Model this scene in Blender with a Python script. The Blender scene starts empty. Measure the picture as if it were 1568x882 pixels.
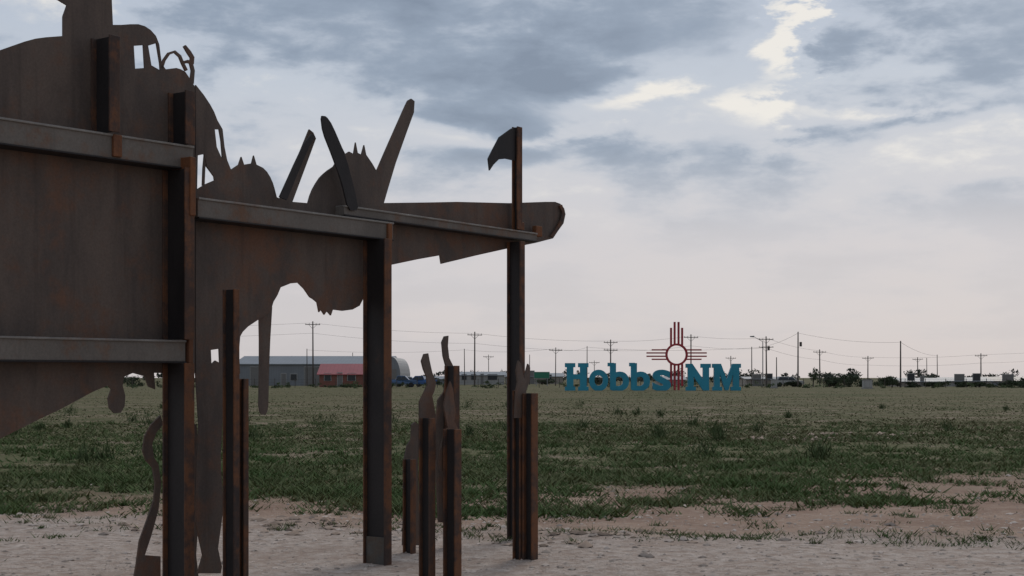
import bpy, math, random
import numpy as np
from mathutils import Vector
from mathutils.geometry import tessellate_polygon
random.seed(7); rng=np.random.default_rng(11)
S=bpy.context.scene
S.view_settings.view_transform='Standard'; S.view_settings.look='None'; S.view_settings.exposure=0
H=1.5; F=2200.; CX=784.; HY=578.
# ---------------- camera ----------------
cam=bpy.data.objects.new("camera",bpy.data.cameras.new("camera")); S.collection.objects.link(cam)
cam.location=(0,0,H); cam.rotation_euler=(math.radians(90),0,0)
cam.data.sensor_width=36; cam.data.lens=36*F/1568; cam.data.shift_y=(HY-441)/1568.
cam.data.clip_end=9000; cam.data.clip_start=.1
S.camera=cam
def gx(x,D): return (x-CX)/F*D
def gz(y,D): return H-(y-HY)/F*D
# ---------------- node helpers ----------------
def new_mat(name):
    m=bpy.data.materials.new(name); m.use_nodes=True
    nt=m.node_tree; return m,nt,nt.nodes['Principled BSDF']
class G:
    def __init__(s,nt): s.nt=nt
    def n(s,t,**k):
        a=s.nt.nodes.new(t)
        for q,v in k.items(): setattr(a,q,v)
        return a
    def put(s,sock,v):
        if hasattr(v,'is_output'): s.nt.links.new(v,sock)
        elif v is not None: sock.default_value=v
    def m(s,op,a,b=None,c=None,clamp=False):
        x=s.n('ShaderNodeMath',operation=op); x.use_clamp=clamp
        s.put(x.inputs[0],a); s.put(x.inputs[1],b); s.put(x.inputs[2],c); return x.outputs[0]
    def mix(s,f,a,b,bt='MIX'):
        x=s.n('ShaderNodeMix',data_type='RGBA',blend_type=bt)
        s.put(x.inputs[0],f); s.put(x.inputs[6],a if hasattr(a,'is_output') else (*a,1)); s.put(x.inputs[7],b if hasattr(b,'is_output') else (*b,1)); return x.outputs[2]
    def noise(s,vec,scale,detail=4,rough=.5,dist=0):
        x=s.n('ShaderNodeTexNoise'); s.put(x.inputs['Vector'],vec); x.inputs['Scale'].default_value=scale
        x.inputs['Detail'].default_value=detail; x.inputs['Roughness'].default_value=rough; x.inputs['Distortion'].default_value=dist
        return x.outputs['Fac']
    def step(s,v,a,b):
        x=s.n('ShaderNodeMapRange',interpolation_type='SMOOTHSTEP'); s.put(x.inputs[0],v)
        x.inputs[1].default_value=a; x.inputs[2].default_value=b; return x.outputs[0]
    def comb(s,a,b,c):
        x=s.n('ShaderNodeCombineXYZ'); s.put(x.inputs[0],a); s.put(x.inputs[1],b); s.put(x.inputs[2],c); return x.outputs[0]
    def sep(s,v):
        x=s.n('ShaderNodeSeparateXYZ'); s.put(x.inputs[0],v); return x.outputs
    def ramp(s,f,pts):
        x=s.n('ShaderNodeValToRGB'); s.put(x.inputs[0],f); e=x.color_ramp.elements
        while len(e)<len(pts): e.new(.5)
        for i,(p,c) in enumerate(pts): e[i].position=p; e[i].color=(*c,1)
        return x.outputs[0]
    def mapv(s,v,sc):
        x=s.n('ShaderNodeMapping'); s.put(x.inputs[0],v); x.inputs['Scale'].default_value=sc; return x.outputs[0]
# ---------------- world ----------------
SUN_EL=math.radians(32); SUN_AZ=math.radians(25)
w=bpy.data.worlds.new("World"); S.world=w; w.use_nodes=True; nt=w.node_tree; nt.nodes.clear(); g=G(nt)
out=g.n('ShaderNodeOutputWorld')
sky=g.n('ShaderNodeTexSky',sky_type='NISHITA'); sky.sun_disc=False; sky.sun_elevation=SUN_EL; sky.sun_rotation=SUN_AZ
b1=g.n('ShaderNodeBackground'); nt.links.new(sky.outputs[0],b1.inputs[0]); b1.inputs[1].default_value=.08
tc=g.n('ShaderNodeTexCoord').outputs['Generated']
dx,dy,dz=g.sep(tc)
zz=g.m('MAXIMUM',dz,0.)
inv=g.m('DIVIDE',1.,g.m('ADD',zz,.10))
pl=g.comb(g.m('MULTIPLY',dx,inv),g.m('MULTIPLY',dy,inv),0.)
n1=g.noise(pl,.75,4,.55,.3)
drv=g.comb(g.m('MULTIPLY',dx,5.),g.m('MULTIPLY',dy,5.),g.m('MULTIPLY',dz,13.))
n2=g.noise(drv,1.3,6,.52,.2)
n3=g.noise(drv,4.4,5,.60,.15)
dens=g.m('ADD',g.m('MULTIPLY',n1,.36),g.m('ADD',g.m('MULTIPLY',n2,.42),g.m('MULTIPLY',n3,.22)))
base=g.ramp(g.m('MULTIPLY',zz,2.5),[(0,(.60,.56,.565)),(.10,(.63,.59,.595)),(.22,(.63,.60,.615)),(.36,(.60,.605,.64)),(.50,(.53,.575,.645)),(.66,(.45,.51,.61)),(1,(.38,.45,.56))])
def blob(u,v,su,sv):
    a=g.m('DIVIDE',g.m('SUBTRACT',g.m('ADD',dx,g.m('MULTIPLY',g.m('SUBTRACT',n3,.5),.13)),u),su)
    b=g.m('DIVIDE',g.m('SUBTRACT',g.m('ADD',dz,g.m('MULTIPLY',g.m('SUBTRACT',n2,.5),.07)),v),sv)
    q=g.m('ADD',g.m('MULTIPLY',a,a),g.m('MULTIPLY',b,b))
    e=g.m('POWER',2.718,g.m('MULTIPLY',q,-1.))
    return g.m('MULTIPLY',e,g.m('GREATER_THAN',dy,0.))
def px(x,y,sx,sy): return blob((x-CX)/F,(HY-y)/F,sx/F,sy/F)
def add(*l):
    r=l[0]
    for q in l[1:]: r=g.m('ADD',r,q)
    return r
gaps=add(px(1185,40,30,50),px(1180,105,50,32),px(1145,180,50,45),px(930,162,90,16),px(1290,190,100,12),px(760,200,150,16),px(130,20,130,50))
darks=add(px(1420,75,170,65),px(560,115,340,45),px(930,70,150,55),px(1450,195,150,18),px(1090,350,110,13),px(1240,395,90,10))
d2=g.m('ADD',g.m('SUBTRACT',dens,g.m('MULTIPLY',gaps,.145)),g.m('MULTIPLY',darks,.08))
elev=g.step(zz,.085,.17)
thin=g.m('MULTIPLY',g.step(d2,.445,.55),g.m('ADD',.12,g.m('MULTIPLY',elev,.88)))
cloudcol=g.ramp(d2,[(.44,(.56,.59,.635)),(.50,(.40,.455,.54)),(.56,(.28,.34,.43)),(.64,(.205,.255,.335))])
c=g.mix(g.m('MULTIPLY',thin,.95),base,cloudcol)
brt=g.m('MULTIPLY',g.m('SUBTRACT',1.,g.step(d2,.34,.45)),g.m('MULTIPLY',g.step(zz,.08,.15),.9))
c=g.mix(brt,c,(.87,.83,.765))
fr=g.m('ADD',.96,g.m('MULTIPLY',g.step(dy,-.5,.6),.06))
b2=g.n('ShaderNodeBackground'); nt.links.new(c,b2.inputs[0]); nt.links.new(fr,b2.inputs[1])
ms=g.n('ShaderNodeMixShader'); ms.inputs[0].default_value=.95
nt.links.new(b1.outputs[0],ms.inputs[1]); nt.links.new(b2.outputs[0],ms.inputs[2]); nt.links.new(ms.outputs[0],out.inputs[0])
sl=bpy.data.lights.new("sun","SUN"); sl.energy=1.1; sl.angle=math.radians(28); sl.color=(1,.92,.82)
so=bpy.data.objects.new("sun",sl); S.collection.objects.link(so)
sd=Vector((math.sin(SUN_AZ)*math.cos(SUN_EL),math.cos(SUN_AZ)*math.cos(SUN_EL),math.sin(SUN_EL)))
so.rotation_euler=sd.to_track_quat('Z','Y').to_euler()
# ---------------- materials ----------------
def steel(name,ca,cb,cr,streak=3.,rustlo=.52,rusthi=.72,rough=.75,drips=.2,rs=.85):
    m,nt,p=new_mat(name); g=G(nt); o=g.n('ShaderNodeTexCoord').outputs['Object']
    a=g.noise(g.mapv(o,(streak,streak,.9)),1.6,5,.6,.4); b=g.noise(o,9,5,.65); c3=g.noise(o,1.1,4,.6,.5)
    col=g.mix(g.step(a,.30,.72),ca,cb)
    r=g.m('MULTIPLY',g.step(g.m('ADD',g.m('MULTIPLY',b,.45),g.m('MULTIPLY',c3,.55)),rustlo,rusthi),rs)
    col=g.mix(r,col,cr)
    drip=g.noise(g.mapv(o,(7,7,.4)),1.6,4,.6,.1)
    col=g.mix(g.m('MULTIPLY',g.step(drip,.54,.70),drips),col,tuple(.55*q for q in cb))
    fine=g.noise(o,60,3,.7)
    col=g.mix(.35,col,g.ramp(fine,[(.3,(.35,.35,.35)),(.7,(1,1,1))]),'MULTIPLY')
    nt.links.new(col,p.inputs['Base Color']); p.inputs['Roughness'].default_value=rough
    p.inputs['Specular IOR Level'].default_value=.25
    bp=g.n('ShaderNodeBump'); bp.inputs['Strength'].default_value=.25; bp.inputs['Distance'].default_value=.01
    nt.links.new(b,bp.inputs['Height']); nt.links.new(bp.outputs[0],p.inputs['Normal'])
    return m
M_plate=steel("rusted_plate",(.135,.100,.080),(.088,.068,.058),(.165,.082,.05),2.6,.46,.66,.75,.30,.85)
M_rail=steel("weathered_rail",(.18,.155,.132),(.13,.11,.093),(.175,.085,.045),1.5,.49,.66,.6)
M_dark=steel("dark_steel",(.034,.029,.028),(.022,.019,.019),(.06,.032,.022),2,.54,.72,.6)
M_flange=steel("rusted_flange",(.085,.052,.039),(.045,.034,.031),(.19,.076,.033),3,.43,.58)
M_weld=steel("bright_rust",(.18,.075,.035),(.11,.05,.03),(.23,.085,.03),6,.45,.6)
M_foot=steel("grey_mill_scale",(.12,.11,.098),(.075,.07,.063),(.12,.085,.06),4,.44,.58)
def plain(name,col,var=.25,rough=.8,scale=3.,bump=0.):
    m,nt,p=new_mat(name); g=G(nt); o=g.n('ShaderNodeTexCoord').outputs['Object']
    n=g.noise(o,scale,5,.6); c=g.mix(n,tuple(x*(1-var) for x in col),tuple(min(1,x*(1+var)) for x in col))
    nt.links.new(c,p.inputs['Base Color']); p.inputs['Roughness'].default_value=rough; p.inputs['Specular IOR Level'].default_value=.3
    return m
def attrmat(name):
    m,nt,p=new_mat(name); g=G(nt); a=g.n('ShaderNodeAttribute',attribute_name='Col')
    nt.links.new(a.outputs['Color'],p.inputs['Base Color']); p.inputs['Roughness'].default_value=.95; p.inputs['Specular IOR Level'].default_value=.05
    return m
M_veg=attrmat("foliage"); M_stone=attrmat("stone")
def ribbed(name,col,k=14.,axis=0):
    m,nt,p=new_mat(name); g=G(nt); o=g.n('ShaderNodeTexCoord').outputs['Object']
    s=g.sep(o)[axis]; wv=g.m('SINE',g.m('MULTIPLY',s,k)); n=g.noise(o,.5,5,.6)
    c=g.mix(n,tuple(x*.75 for x in col),tuple(x*1.2 for x in col))
    c=g.mix(g.m('MULTIPLY',g.step(wv,.6,1.),.3),c,tuple(x*.6 for x in col))
    nt.links.new(c,p.inputs['Base Color']); p.inputs['Roughness'].default_value=.55
    return m
# ---------------- ground ----------------
def gh(X,Y):
    near=(np.clip((11-np.abs(X))/3,0,1))*np.clip((30-Y)/8,0,1)*np.clip((Y-3)/2,0,1)
    return near*(.02*np.sin(X*.9+1.3*np.sin(Y*.5))*np.sin(Y*.7+X*.2)+.012*np.sin(X*2.7+Y*1.1)*np.sin(Y*2.3-X*.8)+.035*np.exp(-((Y-14.+.2*X+.4*np.sin(X*1.1))/.45)**2)*(.6+.4*np.sin(X*2.1)))
def ground():
    xs=np.concatenate([-np.geomspace(4000,12,28),np.linspace(-11.5,11.5,116),np.geomspace(12,4000,28)])
    ys=np.concatenate([[-600,-100,-20],np.linspace(-5,32,186),np.geomspace(33,5000,50)])
    X,Y=np.meshgrid(xs,ys); Z=gh(X,Y)
    V=np.stack([X,Y,Z],-1).reshape(-1,3); nx=len(xs); ny=len(ys)
    faces=[(j*nx+i,j*nx+i+1,(j+1)*nx+i+1,(j+1)*nx+i) for j in range(ny-1) for i in range(nx-1)]
    me=bpy.data.meshes.new("ground"); me.from_pydata(V.tolist(),[],faces)
    for p in me.polygons: p.use_smooth=True
    ob=bpy.data.objects.new("ground",me); S.collection.objects.link(ob)
    m,nt,p=new_mat("prairie_ground"); g=G(nt); o=g.n('ShaderNodeTexCoord').outputs['Object']
    x,y,z=g.sep(o)
    big=g.noise(o,.12,3,.55); mid=g.noise(o,.8,6,.62,.3); fin=g.noise(o,7,5,.65); gr=g.noise(o,38,3,.7)
    m2=g.noise(o,.35,4,.6,.4)
    gravel=g.mix(g.step(fin,.36,.62),(.45,.345,.28),(.61,.505,.43))
    gravel=g.mix(g.m('MULTIPLY',g.step(mid,.50,.66),.5),gravel,(.41,.30,.235))
    vor=g.n('ShaderNodeTexVoronoi'); g.put(vor.inputs['Vector'],o); vor.inputs['Scale'].default_value=28
    gravel=g.mix(.35,gravel,g.ramp(g.sep(vor.outputs['Color'])[0],[(0,(.45,.43,.41)),(1,(1.,1.,1.))]),'MULTIPLY')
    dirt=g.mix(g.step(mid,.35,.65),(.31,.20,.145),(.42,.29,.215))
    dirt=g.mix(g.m('MULTIPLY',g.step(fin,.48,.70),.55),dirt,(.50,.40,.32))
    weeds=g.mix(g.step(fin,.38,.60),(.095,.115,.045),(.195,.165,.095))
    far=g.mix(g.step(g.m('ADD',g.m('MULTIPLY',mid,.5),g.m('MULTIPLY',big,.5)),.40,.60),(.118,.118,.056),(.185,.155,.09))
    yy=g.m('ADD',y,g.m('MULTIPLY',g.m('SUBTRACT',mid,.5),5.4))
    yy=g.m('ADD',yy,g.m('MULTIPLY',g.m('SUBTRACT',big,.5),4.))
    yy=g.m('ADD',yy,g.m('MULTIPLY',g.m('SUBTRACT',fin,.5),3.5))
    yg=g.m('ADD',yy,g.m('MULTIPLY',g.m('MAXIMUM',g.m('MINIMUM',x,8.),-6.),.25))
    c=g.mix(g.step(yg,13.2,15.2),gravel,dirt)
    ys2=g.m('SUBTRACT',g.m('ADD',yy,g.m('MULTIPLY',g.m('SUBTRACT',m2,.5),12.)),g.m('MULTIPLY',g.m('MINIMUM',x,9.),.30))
    c=g.mix(g.step(ys2,17.5,22.),c,weeds)
    c=g.mix(g.step(yy,36,50),c,far)
    patch=g.m('MULTIPLY',g.step(g.m('ADD',g.m('MULTIPLY',mid,.5),g.m('MULTIPLY',m2,.5)),.51,.58),g.m('MULTIPLY',g.step(y,18,21),g.m('SUBTRACT',1.,g.step(y,60,110))))
    c=g.mix(g.m('MULTIPLY',patch,.75),c,(.31,.235,.17))
    c=g.mix(.2,c,g.ramp(gr,[(.3,(.4,.4,.4)),(.7,(1.,1.,1.))]),'MULTIPLY')
    nt.links.new(c,p.inputs['Base Color']); p.inputs['Roughness'].default_value=.95; p.inputs['Specular IOR Level'].default_value=.05
    bp=g.n('ShaderNodeBump'); bp.inputs['Strength'].default_value=.8; bp.inputs['Distance'].default_value=.05
    nt.links.new(g.m('ADD',fin,g.m('MULTIPLY',gr,.4)),bp.inputs['Height']); nt.links.new(bp.outputs[0],p.inputs['Normal'])
    me.materials.append(m)
ground()
# ---------------- bulk triangle meshes ----------------
def trimesh(name,V,C,mat,tri=None,parent=None):
    V=np.asarray(V,dtype=np.float32).reshape(-1,3)
    if tri is None: tri=np.arange(len(V),dtype=np.int32)
    tri=np.asarray(tri,dtype=np.int32).ravel()
    me=bpy.data.meshes.new(name); nf=len(tri)//3
    me.vertices.add(len(V)); me.vertices.foreach_set("co",V.ravel())
    me.loops.add(nf*3); me.loops.foreach_set("vertex_index",tri)
    me.polygons.add(nf); me.polygons.foreach_set("loop_start",np.arange(0,nf*3,3,dtype=np.int32)); me.polygons.foreach_set("loop_total",np.full(nf,3,dtype=np.int32))
    me.update(calc_edges=True)
    at=me.color_attributes.new("Col","FLOAT_COLOR","POINT")
    C=np.concatenate([np.asarray(C,dtype=np.float32).reshape(-1,3),np.ones((len(V),1),np.float32)],1)
    at.data.foreach_set("color",C.ravel())
    me.materials.append(mat); ob=bpy.data.objects.new(name,me); S.collection.objects.link(ob)
    if parent: ob.parent=parent
    return ob
def blades(bx,by,h,wd,lean,col,z0=None):
    n=len(bx); a=rng.uniform(0,2*np.pi,n); z=gh(bx,by) if z0 is None else z0
    B=np.stack([bx,by,z],-1); t=np.stack([np.cos(a),np.sin(a),np.zeros(n)],-1)*(wd/2)[:,None]
    la=rng.uniform(0,2*np.pi,n); T=B+np.stack([np.cos(la)*lean,np.sin(la)*lean,h],-1)
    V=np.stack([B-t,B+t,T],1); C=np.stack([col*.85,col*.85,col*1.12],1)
    return V.reshape(-1,3),C.reshape(-1,3)
def patchn(x,y,s):
    return .5+.5*(np.sin(x*s+2*np.sin(y*s*.7))*np.cos(y*s*1.3+1.7*np.sin(x*s*.6))+.5*np.sin(x*s*2.7+y*s*1.9))/1.5
def screenD(n,d0,d1,p=1.):
    a=1/d1**p; b=1/d0**p; return (1/(rng.uniform(a,b,n)))**(1/p)
def make_grass():
    n=115000; D=screenD(n,32,205,1.15); X=rng.uniform(-.5,.5,n)*D
    pn=patchn(X,D,.11); p2=patchn(X+40,D*.4,.17)
    kp=rng.random(n)<(.10+.9*patchn(X,D*.5,.45)**1.3); D=D[kp];X=X[kp];pn=pn[kp];p2=p2[kp];n=len(D)
    h=rng.uniform(.02,.08,n)*(.5+.8*pn); wd=rng.uniform(.015,.05,n)*(1+D/90)
    k=np.clip(rng.normal(0,.12,n)+p2,0,1)[:,None]
    col=(1-k)*np.array([.105,.118,.053])+k*np.array([.175,.150,.085])
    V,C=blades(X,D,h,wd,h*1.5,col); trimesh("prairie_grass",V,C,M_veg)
    # weeds growing in irregular colonies that thin out into the dirt
    nc=12000; D=screenD(nc,15.5,48,1.); X=rng.uniform(-.52,.52,nc)*D
    dens=patchn(X+1.5,D,.42)*.40+patchn(X+9,D,1.35)*.32+patchn(X-4,D*1.1,3.1)*.28
    edge=np.clip((D-(17.0+np.minimum(X,9)*.3))/7.,-.4,1)
    keep=dens+rng.normal(0,.06,nc)+.19*edge>.60; D=D[keep];X=X[keep]; nc=len(D)
    m=20; r=rng.uniform(.05,.22,nc)
    cx=np.repeat(X,m)+rng.normal(0,1,nc*m)*np.repeat(r,m); cy=np.repeat(D,m)+rng.normal(0,1,nc*m)*np.repeat(r,m)
    hh=rng.uniform(.02,.085,nc*m)*np.repeat(rng.uniform(.4,1.8,nc),m)
    base=np.clip(np.repeat(rng.normal(0,.25,nc)+patchn(X,D,.8),m),0,1)[:,None]
    col=(1-base)*np.array([.080,.128,.045])+base*np.array([.145,.155,.075]); col*=rng.uniform(.7,1.3,nc*m)[:,None]
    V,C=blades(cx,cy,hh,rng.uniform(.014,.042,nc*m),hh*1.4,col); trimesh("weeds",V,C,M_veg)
    nc=4600; D=rng.uniform(9,26,nc); X=rng.uniform(-.5,.5,nc)*D
    row=np.exp(-((D-13.9+.2*X)/.5)**2)*1.0*(X>-1.5)+np.exp(-((D-17.5)/2.)**2)*.4+np.clip((D-18)/4,0,1)*.6+.02+(X<0)*np.exp(-((D-16.6)/1.5)**2)*.6
    keep=rng.random(nc)<row*np.clip(patchn(X,D,1.3)*1.5-.1,0,1.2); X=X[keep];D=D[keep];nc=len(D)
    m=34; r=rng.uniform(.015,.13,nc)
    cx=np.repeat(X,m)+rng.normal(0,1,nc*m)*np.repeat(r,m)*1.3; cy=np.repeat(D,m)+rng.normal(0,1,nc*m)*np.repeat(r,m)
    hh=rng.uniform(.01,.055,nc*m)*np.repeat(rng.uniform(.5,1.6,nc),m)
    base=np.repeat(rng.uniform(0,1,nc),m)[:,None]
    col=(1-base)*np.array([.085,.13,.048])+base*np.array([.155,.165,.085]); col*=rng.uniform(.7,1.25,nc*m)[:,None]
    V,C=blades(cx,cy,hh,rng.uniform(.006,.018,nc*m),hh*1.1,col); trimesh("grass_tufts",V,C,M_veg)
    nc=55; D=rng.uniform(22,75,nc); X=rng.uniform(-.45,.45,nc)*D; m=90
    r=rng.uniform(.10,.28,nc); cx=np.repeat(X,m)+rng.normal(0,.6,nc*m)*np.repeat(r,m); cy=np.repeat(D,m)+rng.normal(0,.6,nc*m)*np.repeat(r,m)
    z=np.abs(rng.normal(0,.7,nc*m))*np.repeat(r,m)
    col=np.tile(np.array([.08,.105,.048]),(nc*m,1))*rng.uniform(.6,1.4,nc*m)[:,None]
    V,C=blades(cx,cy,rng.uniform(.06,.2,nc*m),rng.uniform(.015,.04,nc*m),np.full(nc*m,.08),col,z0=z); trimesh("weed_bushes",V,C,M_veg)
make_grass()
def stones(name,X,D,s,c0,lo,hi):
    n=len(X)
    base=np.array([[1,0,0],[0,1,0],[-1,0,0],[0,-1,0],[.1,.1,.7],[.7,.7,.25],[-.7,.7,.3],[-.7,-.7,.25],[.7,-.7,.3]],float)
    ring=[0,5,1,6,2,7,3,8]; tri=np.array([(ring[i],ring[(i+1)%8],4) for i in range(8)])
    P=base[None]*(1+rng.normal(0,.2,(n,9,3))); P*=s[:,None,None]*np.stack([rng.uniform(.7,1.4,n),rng.uniform(.7,1.3,n),rng.uniform(.5,1.1,n)],-1)[:,None,:]
    P[:,:,0]+=X[:,None]; P[:,:,1]+=D[:,None]; P[:,:,2]+=gh(X,D)[:,None]-.001
    T=(tri[None]+np.arange(n)[:,None,None]*9)
    c=np.array(c0)*rng.uniform(lo,hi,n)[:,None]; trimesh(name,P,np.repeat(c,9,0),M_stone,T)
n=12000; D=rng.uniform(8.5,15.8,n); D[:2000]=rng.uniform(15,22,2000); X=rng.uniform(-.5,.5,n)*D
s=np.clip(np.exp(rng.normal(-4.8,.6,n)),.004,.05); big=rng.random(n)<.009; s[big]*=2.
stones("gravel_stones",X,D,s,(.52,.43,.365),.4,1.2)
n=230; k=rng.integers(0,5,n); cxs=np.array([-2.6,-2.3,6.9,.5,9.])[k]; cys=np.array([14.3,14.6,35.,13.4,38.])[k]
stones("rubble_heap",cxs+rng.normal(0,.45,n)*(1+cys/30),cys+rng.normal(0,.2,n)*(1+cys/20),rng.uniform(.015,.05,n)*(1+cys/40),(.36,.27,.21),.5,1.3)
# ---------------- steel sculpture frame ----------------
VPX=2400.; th=math.atan((VPX-CX)/F); d=Vector((math.sin(th),math.cos(th),0)); nn=Vector((math.cos(th),-math.sin(th),0))
D0=H*F/(855-HY); p0=Vector((gx(578,D0),D0,0))
def W(u,s,z): v=p0+d*u+nn*s; return (v.x,v.y,z)
def UZ(x,y,s=0.):
    rx=(x-CX)/F; k=p0.dot(nn)+s; Dd=k/(rx*nn.x+nn.y); p=Vector((rx*Dd,Dd,0))
    return (p-p0).dot(d), H-(y-HY)/F*Dd
def empty(name):
    e=bpy.data.objects.new(name,None); S.collection.objects.link(e); return e
def link(name,V,Fs,mats,parent=None,mi=None,bev=0):
    me=bpy.data.meshes.new(name); me.from_pydata(V,[],Fs); 
    for m in (mats if isinstance(mats,list) else [mats]): me.materials.append(m)
    if mi: me.polygons.foreach_set("material_index",mi)
    me.update(); ob=bpy.data.objects.new(name,me); S.collection.objects.link(ob)
    if parent: ob.parent=parent
    if bev:
        b=ob.modifiers.new("bevel",'BEVEL'); b.width=bev; b.segments=2
    return ob
def plate(name,pts,s=0.,holes=(),mat=None,parent=None,thick=.014):
    loops=[[UZ(x,y,s) for x,y in pts]]+[[UZ(x,y,s) for x,y in h] for h in holes]
    flat=[q for l in loops for q in l]; n=len(flat)
    tris=tessellate_polygon([[Vector((u,z,0)) for u,z in l] for l in loops])
    V=[W(u,s,z) for u,z in flat]+[W(u,s-thick,z) for u,z in flat]
    Fs=[]
    for t in tris: Fs.append(tuple(t)); Fs.append(tuple(n+i for i in reversed(t)))
    o=0
    for l in loops:
        k=len(l)
        for i in range(k):
            a=o+i;b=o+(i+1)%k; Fs.append((a,b,b+n,a+n))
        o+=k
    return link(name,V,Fs,mat or M_plate,parent)
def strip(name,pts,wpx,s=0.,mat=None,parent=None):
    L=[];R=[]
    for i,(x,y) in enumerate(pts):
        a=pts[max(0,i-1)];b=pts[min(len(pts)-1,i+1)]; tx,ty=b[0]-a[0],b[1]-a[1]; q=math.hypot(tx,ty)
        w_=wpx[i] if isinstance(wpx,(list,tuple)) else wpx
        L.append((x-ty/q*w_/2,y+tx/q*w_/2)); R.append((x+ty/q*w_/2,y-tx/q*w_/2))
    return plate(name,L+R[::-1],s,(),mat,parent)
def smooth(pts,it=1):
    for _ in range(it):
        q=[]
        for i in range(len(pts)):
            a=pts[i];b=pts[(i+1)%len(pts)]
            q+= [(.8*a[0]+.2*b[0],.8*a[1]+.2*b[1]),(.2*a[0]+.8*b[0],.2*a[1]+.8*b[1])]
        pts=q
    return pts
def boxes(name,bl,mats,parent,bev=.004):
    V=[];Fs=[];mi=[]
    for (u0,u1,s0,s1,z0,z1,m,*sk) in bl:
        dzz=sk[0] if sk else 0; o=len(V)
        for u,dd in ((u0,0),(u1,dzz)):
            for s in (s0,s1):
                for z in (z0,z1): V.append(W(u,s,z+dd))
        Fs+=[(o,o+1,o+3,o+2),(o+4,o+6,o+7,o+5),(o,o+4,o+5,o+1),(o+2,o+3,o+7,o+6),(o,o+2,o+6,o+4),(o+1,o+5,o+7,o+3)]; mi+=[m]*6
    return link(name,V,Fs,mats,parent,mi,bev)
def hbeam(name,xr,s0,t,wd,ytop,ybot,parent,cap=False,foot=False):
    u1,zt=UZ(xr,ytop,s0+t); zb=-.15 if ybot is None else UZ(xr,ybot,s0+t)[1]
    u0=u1-wd; f=.014; um=(u0+u1)/2
    bl=[(u0,u1,s0,s0+f,zb,zt,1),(u0,u1,s0+t-f,s0+t,zb,zt,1),(um-.006,um+.006,s0+f,s0+t-f,zb+.001,zt-.001,0)]
    if foot: bl.append((u0+.022,um-.007,s0+f+.001,s0+t-f-.001,-.1,.20,2,.0))
    boxes(name,bl,[M_dark,M_flange,M_foot],parent,.003)
def rail(name,xa,ya,xb,yb,ha,s0,t,parent):
    ua,za=UZ(xa,ya,s0+t); ub,zb=UZ(xb,yb,s0+t); hgt=ha
    sk=zb-za
    bl=[(ua,ub,s0,s0+t-.008,za-hgt+.004,za-.004,0,sk),
        (ua,ub,s0+t-.006,s0+t,za-hgt+.012,za-.012,0,sk),
        (ua,ub,s0+.002,s0+t+.012,za-.015,za,1,sk),(ua,ub,s0+.002,s0+t+.012,za-hgt,za-hgt+.011,2,sk)]  # top lip pale; bottom lip dark, underside shade put into its colour
    boxes(name,bl,[M_rail,M_lip_highlight,M_dark],parent,.005)
M_lip_highlight=steel("rail_lip_highlight",(.27,.25,.225),(.19,.17,.15),(.20,.11,.065),2,.5,.66,.45)  # paler than the rail: top-edge highlight put into the colour
cat=empty("steel_cattle_drive_sculpture")
P1=[(-260,140),(-200,112),(-120,100),(-60,92),(0,77),(20,70),(40,63),(55,59),(70,57),(97,55),(97,25),(103,8),(85,-3),(76,-18),(95,-28),(100,-80),(115,-108),(96,-120),(118,-126),(122,-150),(155,-150),(160,-126),(180,-120),(160,-106),(166,-60),(164,-28),(171,-8),(173,38),(186,38),(200,37),(212,37),(222,40),(231,46),(239,55),(244,68),(246,84),(248,98),(254,106),(262,105),(270,104),(277,106),(284,110),(292,122),(298,132),(298,572),(236,571),(238,596),(228,592),(222,576),(204,571),(190,577),(188,590),(192,606),(191,622),(185,632),(176,633),(168,625),(166,610),(171,596),(166,590),(142,600),(120,612),(90,628),(60,642),(30,657),(0,672),(-120,712),(-180,730),(-185,900),(-215,905),(-225,740),(-262,640)]
plate("horse_and_rider_plate",P1,0.,[[(205,70),(220,69),(222,104),(207,105)],[(227,70),(240,66),(245,96),(246,108),(232,100)]],M_plate,cat)
strip("saddle_strap",[(248,104),(252,92),(259,82),(268,79),(276,86),(281,98),(286,108)],4,0.,M_plate,cat)
strip("rope_hand",[(294,128),(296,108),(293,96),(288,94),(280,96)],[6,5,5,5,4],-.002,M_plate,cat)
strip("rope_end",[(294,98),(295,88),(290,80),(283,70)],[6,6,6,4],-.004,M_plate,cat)
strip("lasso",[(98,2),(92,-4),(80,-4),(70,-12)],6,-.004,M_plate,cat)
P2=[(300,130),(312,145),(322,160),(328,171),(333,184),(341,198),(344,225),(348,245),(354,260),(366,252),(370,240),(374,252),(386,250),(389,238),(393,252),(403,257),(409,263),(414,271),(418,280),(421,290),(424,302),(429,304),(436,292),(455,245),(474,198),(480,203),(484,212),(470,250),(448,309),(472,311),(475,300),(479,290),(484,281),(490,272),(496,266),(502,261),(511,255),(520,240),(525,228),(529,236),(535,232),(542,236),(545,218),(548,234),(554,237),(558,222),(561,237),(570,250),(577,262),(590,232),(605,198),(621,162),(625,154),(630,151),(635,155),(634,172),(622,205),(606,250),(594,290),(588,311),(599,312),(599,404),(560,410),(557,440),(556,458),(551,468),(540,474),(525,476),(510,474),(507,483),(501,476),(497,482),(492,474),(489,478),(486,463),(480,458),(475,455),(466,442),(457,433),(445,434),(430,440),(425,452),(419,462),(415,475),(406,484),(398,488),(380,500),(372,508),(368,515),(366,540),(368,572),(345,578),(342,620),(338,700),(342,780),(334,840),(340,868),(338,878),(303,878),(311,850),(300,800),(305,650),(300,570)]
plate("cattle_plate",P2,.004,[[(329,198),(336,198),(339,215),(341,240),(340,243),(332,225)],[(303,238),(313,236),(317,255),(328,270),(329,276),(315,282),(302,290)],[(323,536),(336,534),(337,556),(330,552),(324,558)]],M_plate,cat)
strip("bridle_strap",[(315,236),(313,258),(312,284)],3,.0,M_plate,cat)
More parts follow.
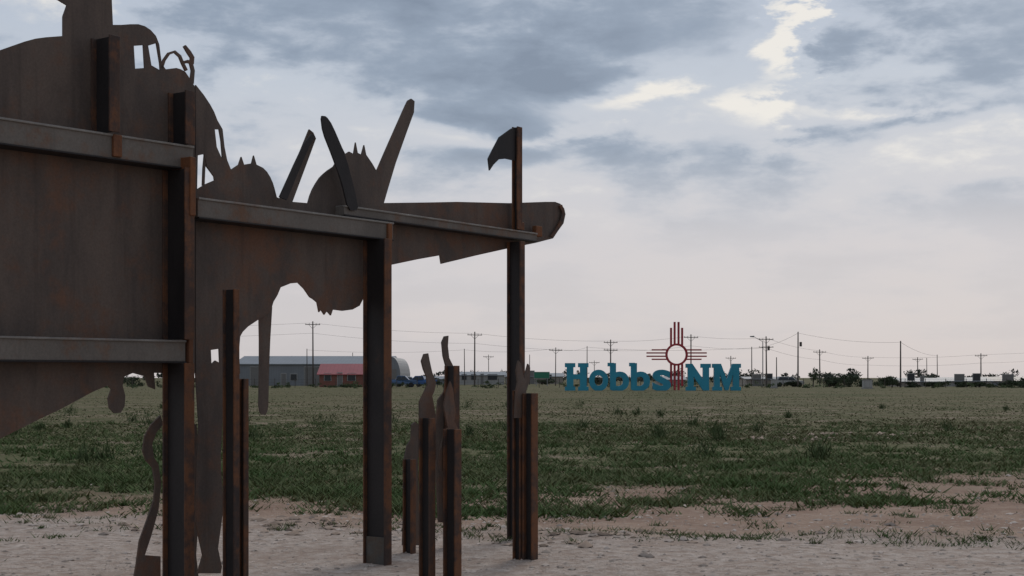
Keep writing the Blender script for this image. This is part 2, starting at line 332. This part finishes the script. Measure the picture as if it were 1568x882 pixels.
strip("hanging_leg",[(407,470),(406,520),(405,570),(404,620),(404,630),(404,635)],[20,16,14,14,11,6],-.02,M_plate,cat)
plate("left_horn",smooth([(492,177),(500,178),(509,191),(530,240),(545,298),(549,322),(534,322),(524,280),(510,240),(495,202)]),.12,(),M_dark,cat)
strip("dark_horn",[(434,304),(455,255),(470,222),(480,207)],[12,10,9,6],.11,M_dark,cat)
P3=[(570,311),(650,310),(700,309),(780,311),(835,309),(850,309),(858,312),(864,319),(866,328),(863,342),(855,353),(847,365),(820,372),(775,381),(730,391),(676,404),(674,391),(640,397),(602,405),(570,410)]
plate("steer_plate",P3,-.03,(),M_plate,cat)
strip("muzzle_band",[(845,362),(854,350),(860,338),(863,325),(859,314)],4,.0,M_flange,cat)
plate("horn_blade",[(789,195),(783,197),(765,210),(756,227),(748,243),(750,261),(756,252),(764,244),(775,243),(789,246)],.075,(),M_dark,cat)
hbeam("end_post",298,0,.24,.085,556,None,cat)
hbeam("end_post_between_rails",298,0,.24,.085,258,520,cat)
hbeam("end_post_top",299,0,.19,.085,140,222,cat)
hbeam("rear_post_top",184,.0,.20,.085,56,203,cat)
hbeam("middle_post",600,0,.24,.085,366,None,cat,foot=True)
hbeam("front_post",804,0,.16,.07,370,None,cat)
hbeam("front_post_top",800,0.03,.07,.075,195,352,cat)
hbeam("left_post",-190,0,.24,.085,120,None,cat)
rail("upper_rail",-260,140,296,224,.17,0.,.15,cat)
rail("lower_rail",-260,508,284,521,.16,0.,.15,cat)
rail("middle_rail",303,302,602,341,.15,0.,.15,cat)
rail("front_rail",527,314,822,357,.085,0.,.10,cat)
def weld(x,y0,y1,wd,s0,s1,nm="weld"):
    u,z1=UZ(x,y0,s1); z0=UZ(x,y1,s1)[1]; boxes(nm,[(u-wd/2,u+wd/2,s0,s1,z0,z1,0)],[M_weld],cat,.006)
weld(181,206,240,.07,.10,.172); weld(296,240,330,.05,.05,.252); weld(598,342,372,.05,.08,.172); weld(826,346,362,.10,.02,.07,"rail_end_clip"); weld(800,340,352,.07,.02,.09)
weld(293,519,556,.04,.1,.17)
plate("horse_hind_leg",[(246,636),(232,650),(222,668),(219,690),(224,705),(234,716),(238,740),(236,765),(226,795),(214,828),(209,865),(204,895),(246,905),(246,852),(222,850),(232,820),(243,780),(247,740),(243,712),(236,700),(233,680),(240,662),(250,650)],-.25,(),M_plate,cat)
strip("horse_fore_leg",[(296,650),(300,690),(295,740),(300,790),(296,850),(300,900)],[10,9,14,9,9,12],-.25,M_plate,cat)
def s_of(x,yb):
    Dd=H*F/(yb-HY); p=Vector((gx(x,Dd),Dd,0)); return (p-p0).dot(nn)
def fig(name,posts,shards):
    e=empty(name)
    for i,(xr,yt,yb,t,wd) in enumerate(posts):
        hbeam(f"post_{i+1}",xr,s_of(xr,yb)-t,t,wd,yt,None,e)
    for i,(pts,yb,o) in enumerate(shards):
        s=s_of(posts[0][0],posts[0][2])-posts[0][3]+o
        plate(f"silhouette_plate_{i+1}",pts,s,(),M_plate,e)
fig("steel_calf_figure",[(667,640,880,.11,.07)],[([(642,700),(643,640),(643,615),(649,603),(655,590),(654,577),(649,565),(646,553),(650,542),(656,541),(658,552),(662,570),(668,586),(665,600),(662,606),(668,640),(668,705)],None,-.01)])
fig("steel_calf_figure",[(707,657,880,.12,.08)],[([(672,720),(674,690),(679,668),(686,655),(683,640),(680,622),(684,600),(690,584),(694,596),(698,632),(696,645),(702,657),(706,700),(704,730)],None,-.01)])
fig("steel_calf_figure",[(704,560,838,.12,.07)],[([(672,800),(668,720),(668,650),(671,612),(680,600),(684,580),(683,560),(679,545),(677,524),(681,515),(687,514),(686,530),(688,548),(695,562),(700,610),(700,800)],None,-.01)])
fig("steel_calf_figure",[(637,703,846,.10,.06)],[([(617,835),(619,760),(619,705),(624,682),(630,672),(631,650),(636,646),(641,650),(640,700),(642,835)],None,-.01)])
fig("steel_cowboy_figure",[(824,602,857,.10,.085),(803,598,856,.08,.06)],[([(789,640),(790,604),(793,585),(791,568),(794,552),(798,557),(801,575),(803,580),(806,568),(809,557),(812,563),(811,584),(806,598),(806,640)],None,-.01)])
fig("steel_rider_figure",[(367,443,908,.12,.05),(381,580,900,.06,.045)],[])
# ---------------- Hobbs NM sign ----------------
M_teal=plain("teal_paint",(.028,.25,.345),.25,.5,.8); M_red=plain("red_paint",(.36,.03,.04),.2,.55,.6); M_conc=plain("concrete",(.30,.28,.25),.2)
DS=165.
sign=empty("town_name_sign")
def letter(ch,x0,x1,y0,y1):
    c=bpy.data.curves.new("t",'FONT'); c.body=ch; c.size=4; c.extrude=.35; c.offset=.11; c.resolution_u=6; c.bevel_depth=.0
    o=bpy.data.objects.new("t",c); S.collection.objects.link(o); bpy.context.view_layer.update()
    me=bpy.data.meshes.new_from_object(o.evaluated_get(bpy.context.evaluated_depsgraph_get())); bpy.data.objects.remove(o)
    co=np.empty(len(me.vertices)*3,np.float32); me.vertices.foreach_get("co",co); co=co.reshape(-1,3)
    mn=co.min(0);mx=co.max(0); X0,X1=gx(x0,DS),gx(x1,DS); Z0,Z1=gz(y1,DS),gz(y0,DS)
    out=np.stack([X0+(co[:,0]-mn[0])/(mx[0]-mn[0])*(X1-X0), DS-co[:,2], Z0+(co[:,1]-mn[1])/(mx[1]-mn[1])*(Z1-Z0)],-1)
    me.vertices.foreach_set("co",out.ravel()); me.update(); me.materials.clear(); me.materials.append(M_teal)
    ob=bpy.data.objects.new("letter_"+ch,me); S.collection.objects.link(ob); ob.parent=sign
def polyletter(ch,x0,x1,y0,y1,pts):
    P=[(gx(x0+(x1-x0)*a,DS),gz(y1+(y0-y1)*b,DS)) for a,b in pts]; n=len(P)
    tr=tessellate_polygon([[Vector((a,b,0)) for a,b in P]])
    V=[(a,DS-.35,b) for a,b in P]+[(a,DS+.35,b) for a,b in P]
    Fs=[tuple(t) for t in tr]+[tuple(n+i for i in reversed(t)) for t in tr]+[(i,(i+1)%n,(i+1)%n+n,i+n) for i in range(n)]
    link("letter_"+ch,V,Fs,M_teal,sign)
def wbox(name,x0,x1,y0,y1,z0,z1,mat,parent=None,bev=0):
    V=[(x,y,z) for x in (x0,x1) for y in (y0,y1) for z in (z0,z1)]
    return link(name,V,[(0,1,3,2),(4,6,7,5),(0,4,5,1),(2,3,7,6),(0,2,6,4),(1,5,7,3)],mat,parent,None,bev)
sf=.15
polyletter("H",865,901,556,598.4,[(0,0),(.44,0),(.44,sf),(.36,sf),(.36,.42),(.64,.42),(.64,sf),(.56,sf),(.56,0),(1,0),(1,sf),(.92,sf),(.92,1-sf),(1,1-sf),(1,1),(.56,1),(.56,1-sf),(.64,1-sf),(.64,.6),(.36,.6),(.36,1-sf),(.44,1-sf),(.44,1),(0,1),(0,1-sf),(.08,1-sf),(.08,sf),(0,sf)])
polyletter("N",1050,1088,557,598.4,[(0,0),(.40,0),(.40,sf),(.31,sf),(.31,.52),(.70,0),(.93,0),(.93,1-sf),(1,1-sf),(1,1),(.60,1),(.60,1-sf),(.69,1-sf),(.69,.42),(.26,1),(0,1),(0,1-sf),(.08,1-sf),(.08,sf),(0,sf)])
polyletter("M",1090.5,1134,557,598.4,[(0,0),(.34,0),(.34,sf),(.26,sf),(.26,.62),(.44,.02),(.56,.02),(.72,.62),(.72,sf),(.64,sf),(.64,0),(1,0),(1,sf),(.94,sf),(.94,1-sf),(1,1-sf),(1,1),(.70,1),(.50,.42),(.30,1),(0,1),(0,1-sf),(.06,1-sf),(.06,sf),(0,sf)])
for a in [("o",902,931,566,599),("b",934,963,556,599),("b",966,995,556,599),("s",999,1027,566,599)]: letter(*a)
def slab(x0,x1,y0,y1): wbox("serif",gx(x0,DS),gx(x1,DS),DS-.36,DS+.353,gz(y1,DS),gz(y0,DS),M_teal,sign)
slab(930.5,940,555.5,561); slab(963.5,972,555.5,561)
wbox("sign_plinth",gx(860,DS),gx(1138,DS),DS-1,DS+1,-.1,gz(598.6,DS),M_conc,sign)
zia=empty("zia_sun_symbol"); zc=(gx(1036,DS),gz(543,DS)); pxm=DS/F
V=[];Fs=[];N=40
for i in range(N):
    a=2*math.pi*i/N
    for r in (17*pxm,14*pxm):
        for y in (DS-.25,DS+.25): V.append((zc[0]+r*math.cos(a),y,zc[1]+r*math.sin(a)))
for i in range(N):
    a=i*4;b=((i+1)%N)*4
    Fs+=[(a,b,b+2,a+2),(a+1,a+3,b+3,b+1),(a,a+1,b+1,b),(a+2,b+2,b+3,a+3)]
link("sun_ring",V,Fs,M_red,zia)
for k,(o,L) in enumerate(((-8.5,41),(-3,50),(3,50),(8.5,41))):
    i0=math.sqrt(17**2-o*o)-.6
    wbox(f"ray_up_{k}",zc[0]+(o-1.4)*pxm,zc[0]+(o+1.4)*pxm,DS-.2,DS+.2,zc[1]+i0*pxm,zc[1]+L*pxm,M_red,zia)
    wbox(f"ray_down_{k}",zc[0]+(o-1.4)*pxm,zc[0]+(o+1.4)*pxm,DS-.2,DS+.2,zc[1]-48*pxm if k not in(1,2) else 0.05,zc[1]-i0*pxm,M_red,zia)
    Lh=46 if abs(o)<4 else 38
    wbox(f"ray_right_{k}",zc[0]+i0*pxm,zc[0]+Lh*pxm,DS-.2,DS+.2,zc[1]+(o-1.2)*pxm*.85,zc[1]+(o+1.2)*pxm*.85,M_red,zia)
    wbox(f"ray_left_{k}",zc[0]-Lh*pxm,zc[0]-i0*pxm,DS-.2,DS+.2,zc[1]+(o-1.2)*pxm*.85,zc[1]+(o+1.2)*pxm*.85,M_red,zia)
# ---------------- buildings ----------------
M_wg=ribbed("grey_metal_siding",(.17,.18,.19)); M_rg=ribbed("grey_metal_roof",(.22,.235,.25),9); M_white=ribbed("pale_siding",(.33,.315,.295),10); M_tan=ribbed("tan_siding",(.26,.225,.19),10)
M_redr=ribbed("red_metal_roof",(.38,.10,.10),10); M_brick=plain("red_brown_wall",(.20,.08,.06),.3); M_glass=plain("dark_glass",(.03,.035,.04),.2,.2); M_door=plain("door_paint",(.17,.16,.15),.2); M_trim=plain("trim",(.33,.32,.30),.1)
def building(name,x0,x1,ye,yr,D,dep,wm,rm,openings=()):
    e=empty(name); X0,X1=gx(x0,D),gx(x1,D); ze,zr=gz(ye,D),gz(yr,D)
    V=[(X0,D,-.1),(X1,D,-.1),(X1,D,ze),(X0,D,ze),(X0,D+dep,-.1),(X1,D+dep,-.1),(X1,D+dep,ze),(X0,D+dep,ze),(X0,D+dep/2,zr),(X1,D+dep/2,zr)]
    link("walls",V,[(0,1,2,3),(5,4,7,6),(0,3,8,7,4),(1,5,6,9,2)],wm,e)
    o=.35; t=.12; m=(zr-ze)/(dep/2)*o
    V=[]
    for X in (X0-o,X1+o):
        V+=[(X,D-o,ze-m+.02),(X,D+dep/2,zr+.02),(X,D+dep+o,ze-m+.02),(X,D-o,ze-m+t+.02),(X,D+dep/2,zr+t+.02),(X,D+dep+o,ze-m+t+.02)]
    link("roof",V,[(0,1,7,6),(1,2,8,7),(3,9,10,4),(4,10,11,5),(0,6,9,3),(2,5,11,8),(0,3,4,1),(1,4,5,2),(6,7,10,9),(7,8,11,10)],rm,e)
    for i,(a,b,zb,zt,kind) in enumerate(openings):
        A=X0+(X1-X0)*a;B=X0+(X1-X0)*b
        wbox(f"{kind}_{i}_frame",A-.1,B+.1,D-.06,D+.02,zb-.05 if zb>.1 else -.05,zt+.1,M_trim,e); wbox(f"{kind}_{i}",A,B,D-.09,D-.03,zb,zt,M_glass if kind=="window" else M_door,e)
W_=lambda a,b:(a,b,1.,2.1,"window"); D_=lambda a,b,h=2.2:(a,b,0,h,"door")
building("metal_warehouse",360,596,558,545,262,22,M_wg,M_rg,[D_(.1,.2,3.4),D_(.3,.33),D_(.45,.55,3.4),W_(.62,.66),W_(.36,.40),D_(.8,.9,3.4)])
building("red_roof_house",489,556,573,558,225,8,M_brick,M_redr,[W_(.12,.26),D_(.42,.52),W_(.65,.82)])
building("office_building",700,772,575,570,300,12,M_white,M_rg,[W_(.1,.2),W_(.3,.4),D_(.5,.56),W_(.65,.85)])
building("storage_building",774,862,577,572,330,14,M_tan,M_rg,[D_(.1,.25,3),D_(.35,.5,3),W_(.7,.8)])
building("shop_building",1143,1192,581,578,250,9,M_tan,M_rg,[D_(.2,.45,2.),W_(.6,.8)])
building("low_house",1380,1446,585,580,235,9,M_tan,M_rg,[W_(.15,.3),D_(.45,.52,1.7)])
building("metal_shed",1448,1518,584,579,240,8,M_white,M_rg,[D_(.2,.4,2.),W_(.6,.75)])
building("long_barn",1519,1600,584,578,260,12,M_wg,M_tan,[D_(.2,.4,2.)])
building("distant_house",1010,1050,582,577,300,9,M_tan,M_rg,[])
building("farm_shed",640,690,581,577,300,9,M_wg,M_rg,[D_(.3,.5,1.8)])
q=empty("quonset_hut"); V=[];Fs=[];N=16; R=gx(614,258)-gx(590,258); cxq=gx(600,258)
for i in range(N+1):
    a=math.pi*i/N; 
    for y in (257.,282.): V.append((cxq+R*.5*math.cos(a)*1.15,y,1.6+math.sin(a)*3.6 if 0<i<N else 1.2))
V+= [(V[0][0],257,-.1),(V[0][0],282,-.1),(V[2*N][0],257,-.1),(V[2*N][0],282,-.1)]
for i in range(N): Fs.append((2*i,2*i+1,2*i+3,2*i+2))
k=2*N+2; Fs+=[(0,k,k+1,1),(2*N,2*N+1,k+3,k+2),tuple([2*i for i in range(N+1)]+[k+2,k])]
link("shell",V,Fs,M_wg,q); wbox("door",cxq-.9,cxq+.9,256.9,256.98,0,3,M_door,q)
# ---------------- poles & wires ----------------
M_wood=plain("weathered_wood",(.085,.07,.06),.3); M_metalp=plain("galvanised",(.25,.25,.25),.1,.5); M_wire=plain("wire",(.05,.05,.055),.1)
def cyl(V,Fs,a,b,r0,r1,n=7):
    a=Vector(a);b=Vector(b); ax=(b-a).normalized(); t=ax.orthogonal().normalized(); s=ax.cross(t); o=len(V)
    for c_,r in ((a,r0),(b,r1)):
        for i in range(n):
            q_=2*math.pi*i/n; v=c_+t*math.cos(q_)*r+s*math.sin(q_)*r; V.append(tuple(v))
    for i in range(n): Fs.append((o+i,o+(i+1)%n,o+n+(i+1)%n,o+n+i))
    Fs.append(tuple(o+n+i for i in range(n))); Fs.append(tuple(o+n-1-i for i in range(n)))
tops={}
def pole(x,yt,D=235,arms=0,kind="utility_pole",trafo=False,r=.14):
    V=[];Fs=[]; X=gx(x,D); zt=gz(yt,D); lean=random.uniform(-.012,.012)*zt
    cyl(V,Fs,(X-lean,D,-.3),(X,D,zt),r,r*.65); armw=1.2
    for k in range(arms):
        z=zt-.5-k*1.3
        cyl(V,Fs,(X-armw,D-.12,z),(X+armw,D-.12,z+random.uniform(-.06,.06)),.06,.06,5)
        for o in (-1.1,-.55,.55,1.1): cyl(V,Fs,(X+o,D-.12,z),(X+o,D-.12,z+.22),.035,.03,5)
        cyl(V,Fs,(X-.7,D-.1,z),(X,D-.1,z-.7),.03,.03,4); cyl(V,Fs,(X+.7,D-.1,z),(X,D-.1,z-.7),.03,.03,4)
    if trafo: cyl(V,Fs,(X+.42,D,zt-2.3),(X+.42,D,zt-1.6),.2,.2,9)
    ob=link(kind,V,Fs,M_wood); tops[x]=(X,D,zt); return ob
for a in [(479,492,230,1),(727,508,235,1),(935,520,250,2),(1058,512,240,1),(1119,545,330,1),(1173,515,235,2,True),(1255,535,270,1),(1329,545,300,1),(1222,508,225,0,True),(1502,541,280,1),(1405,547,330,1)]:
    pole(a[0],a[1],a[2],a[3],trafo=(len(a)>4))
for x,y,D in [(470,534,260),(711,534,270),(748,543,330),(851,532,260),(899,530,265),(811,543,300),(1151,531,240),(1379,522,215),(1419,548,320),(1435,543,290),(420,548,300),(447,545,300),(1189,547,220),(910,552,330),(540,540,310)]: pole(x,y,D,1 if D>325 or x in(851,) else 0,r=.10 if x!=1379 else .14)
V=[];Fs=[];X,Dd,zt=gx(1168,236),236,gz(520,236); cyl(V,Fs,(X,Dd,-.2),(X,Dd,zt-.3),.1,.07); cyl(V,Fs,(X,Dd,zt-.35),(X-1.5,Dd,zt+.5),.05,.04,5); cyl(V,Fs,(X-1.4,Dd,zt+.5),(X-2.1,Dd,zt+.5),.14,.09,6)
link("street_lamp",V,Fs,M_metalp)
V=[];Fs=[]
def wire(a,b,off,sag,n=14):
    a=Vector(a)+Vector((0,0,off)); b=Vector(b)+Vector((0,0,off)); pr=a
    for i in range(1,n+1):
        t=i/n; p=a.lerp(b,t)-Vector((0,0,sag*4*t*(1-t))); cyl(V,Fs,pr,p,.018,.018,4); pr=p
L=(-110,230,gz(500,230)); chain=[L,tops[479],tops[727],tops[935],tops[1058],tops[1173],tops[1255],tops[1329],tops[1502],(130,290,9)]
for a,b in zip(chain[:-1],chain[1:]):
    for o in (-.25,-1.9): wire(a,b,o,.25+.006*abs(b[0]-a[0]))
ch=[tops[470],tops[711],tops[851],tops[899],tops[1151],tops[1222],tops[1379],tops[1435]]
for a,b in zip(ch[:-1],ch[1:]): wire(a,b,-.2,.5)
link("power_lines",V,Fs,M_wire)
V=[];Fs=[]
for X in np.arange(-95,110,3.): cyl(V,Fs,(X,212,-.1),(X,212,1.35),.05,.05,5)
for z in (.4,.8,1.2): cyl(V,Fs,(-95,212,z),(110,212,z),.012,.012,4)
link("wire_fence",V,Fs,M_wood)
rs=empty("road_sign"); M_green=plain("sign_green",(.03,.17,.10),.1,.5); Dd=250
wbox("panel",gx(818,Dd),gx(841,Dd),Dd-.05,Dd,gz(579,Dd),gz(570,Dd),M_green,rs); wbox("border",gx(818,Dd)-.08,gx(841,Dd)+.08,Dd+.003,Dd+.04,gz(579,Dd)-.08,gz(570,Dd)+.08,M_trim,rs)
for x in (821,838): wbox("post",gx(x,Dd)-.06,gx(x,Dd)+.06,Dd+.05,Dd+.15,-.1,gz(570,Dd),M_metalp,rs)
for x,w2,D in ((1329,14,190),(1186,8,200)):
    e=empty("utility_cabinet"); X=gx(x,D); ww=w2/F*D/2
    wbox("body",X-ww,X+ww,D,D+.7,.15,1.15,M_trim,e,.04); wbox("base",X-ww-.1,X+ww+.1,D-.1,D+.8,-.05,.15,M_conc,e); wbox("door_panel",X-ww*.8,X+ww*.8,D-.02,D-.005,.25,1.05,M_white,e); wbox("lid",X-ww-.05,X+ww+.05,D-.05,D+.75,1.153,1.22,M_trim,e)
# ---------------- vehicles ----------------
M_tyre=plain("tyre",(.02,.02,.02),.2)
def vehicle(name,x,D,kind,col,flip=1):
    e=empty(name); m=plain(name+"_paint",col,.08,.35); X=gx(x,D); w_=.9
    if kind=="pickup": prof=[(-2.7,.45),(2.6,.45),(2.65,.8),(2.5,1.05),(1.3,1.15),(.7,1.75),(-.5,1.78),(-.75,1.2),(-2.7,1.15)]; win=[(1.15,1.15),(.65,1.65),(.15,1.67),(.15,1.15)],[(.08,1.15),(.08,1.67),(-.45,1.67),(-.6,1.15)]
    else: prof=[(-2.3,.4),(2.3,.4),(2.35,.75),(2.2,.98),(1.15,1.08),(.5,1.62),(-1.7,1.66),(-2.2,1.1)]; win=[(.98,1.08),(.42,1.53),(-.2,1.55),(-.2,1.08)],[(-.28,1.08),(-.28,1.55),(-1.6,1.55),(-1.95,1.08)]
    n=len(prof); V=[(X+flip*a,D-w_*(1 if b<1.2 else .82),b) for a,b in prof]+[(X+flip*a,D+w_*(1 if b<1.2 else .82),b) for a,b in prof]
    Fs=[tuple(range(n)),tuple(range(2*n-1,n-1,-1))]+[(i,i+n,(i+1)%n+n,(i+1)%n) for i in range(n)]
    link("body",V,Fs,m,e,None,.05)
    for k,wn in enumerate(win):
        V=[(X+flip*a,D-w_*(1.0 if b<1.2 else .84)-.02,b) for a,b in wn]; link(f"window_{k}",V,[(0,1,2,3)],M_glass,e)
    for k,wx in enumerate((-1.6,1.6)):
        for sy in (-1,1):
            V=[];Fs=[]; cyl(V,Fs,(X+wx,D+sy*.92,.36),(X+wx,D+sy*.68,.36),.37,.37,16); cyl(V,Fs,(X+wx,D+sy*.935,.36),(X+wx,D+sy*.92,.36),.2,.2,12); link(f"wheel_{k}",V,Fs,M_tyre,e)
vehicle("sport_utility_vehicle",626,232,"suv",(.55,.55,.55)); vehicle("pickup_truck",643,222,"pickup",(.04,.10,.24),-1); vehicle("pickup_truck",614,221,"pickup",(.06,.11,.2)); vehicle("parked_car",1208,232,"suv",(.35,.34,.32))
# ---------------- trees ----------------
def leafcloud(cx,cy,cz,rx,ry,rz,n,size,col):
    nb=max(4,int(n/90)); bc=rng.normal(0,.45,(nb,3)); br=rng.uniform(.25,.5,nb); bs=rng.uniform(.55,1.35,nb)
    k=rng.integers(0,nb,n); v=rng.normal(0,1,(n,3)); v/=np.linalg.norm(v,axis=1)[:,None]; P=bc[k]+v*(br[k]*rng.uniform(.5,1.1,n))[:,None]
    P=P*np.array([rx,ry,rz])+np.array([cx,cy,cz]); P[:,2]=np.maximum(P[:,2],.05)
    T=P[:,None,:]+rng.normal(0,size,(n,3,3)); C=np.repeat((col*(bs[k]*rng.uniform(.7,1.3,n))[:,None])[:,None,:],3,1)
    return T.reshape(-1,3),C.reshape(-1,3)
def tree(name,x,ytop,D,wpx,n=1100,col=(.045,.06,.03)):
    X=gx(x,D); h=gz(ytop,D); rx=wpx/F*D/2; e=empty(name)
    V=[];Fs=[]; cyl(V,Fs,(X,D,-.1),(X+.05,D,h*.5),.12,.07)
    for i in range(5):
        a=random.uniform(0,6.28); cyl(V,Fs,(X,D,h*random.uniform(.2,.45)),(X+math.cos(a)*rx*.6,D+math.sin(a)*rx*.6,h*random.uniform(.6,.85)),.05,.02,5)
    link("trunk_and_limbs",V,Fs,M_wood,e)
    T,C=leafcloud(X,D,h*.48,rx,rx,h*.42,n,.10,np.array(col)); trimesh("crown",T,C,M_veg,parent=e)
for a in [(1245,562,225,26,500,(.085,.115,.055)),(1284,573,225,40),(1303,571,232,36),(1355,572,222,40),(1366,576,215,26),(1325,578,228,24),(1270,578,222,22),(1562,575,210,34),(1540,582,215,30),(1500,583,218,30),(1475,584,218,26),(905,577,300,30),(690,572,260,26),(580,574,262,18),(1216,583,228,22),(1432,583,225,30),(1400,584,215,26),(660,578,262,26),(205,572,240,40),(330,570,250,50),(1150,580,280,20),(830,580,290,30)]:
    tree("tree",a[0],a[1],a[2],a[3],a[4] if len(a)>4 else 1100,a[5] if len(a)>5 else (.055,.070,.04))
T=[];C=[]
for X in np.arange(-230,240,4.5):
    D=430+random.uniform(-40,60); h=random.uniform(1.8,4.0)
    t,c_=leafcloud(X,D,h*.45,random.uniform(3,6),4,h*.5,220,.3,np.array((.08,.09,.07))); T.append(t);C.append(c_)
trimesh("distant_tree_line",np.concatenate(T),np.concatenate(C),M_veg)
T=[];C=[]
for X in rng.uniform(-75,85,75):
    D=random.uniform(197,215); h=random.uniform(.4,1.3)
    t,c_=leafcloud(X,D,h*.45,random.uniform(.6,1.9),1,h*.5,140,.09,np.array((.07,.088,.045))*random.uniform(.8,1.4)); T.append(t);C.append(c_)
trimesh("fence_row_shrubs",np.concatenate(T),np.concatenate(C),M_veg)
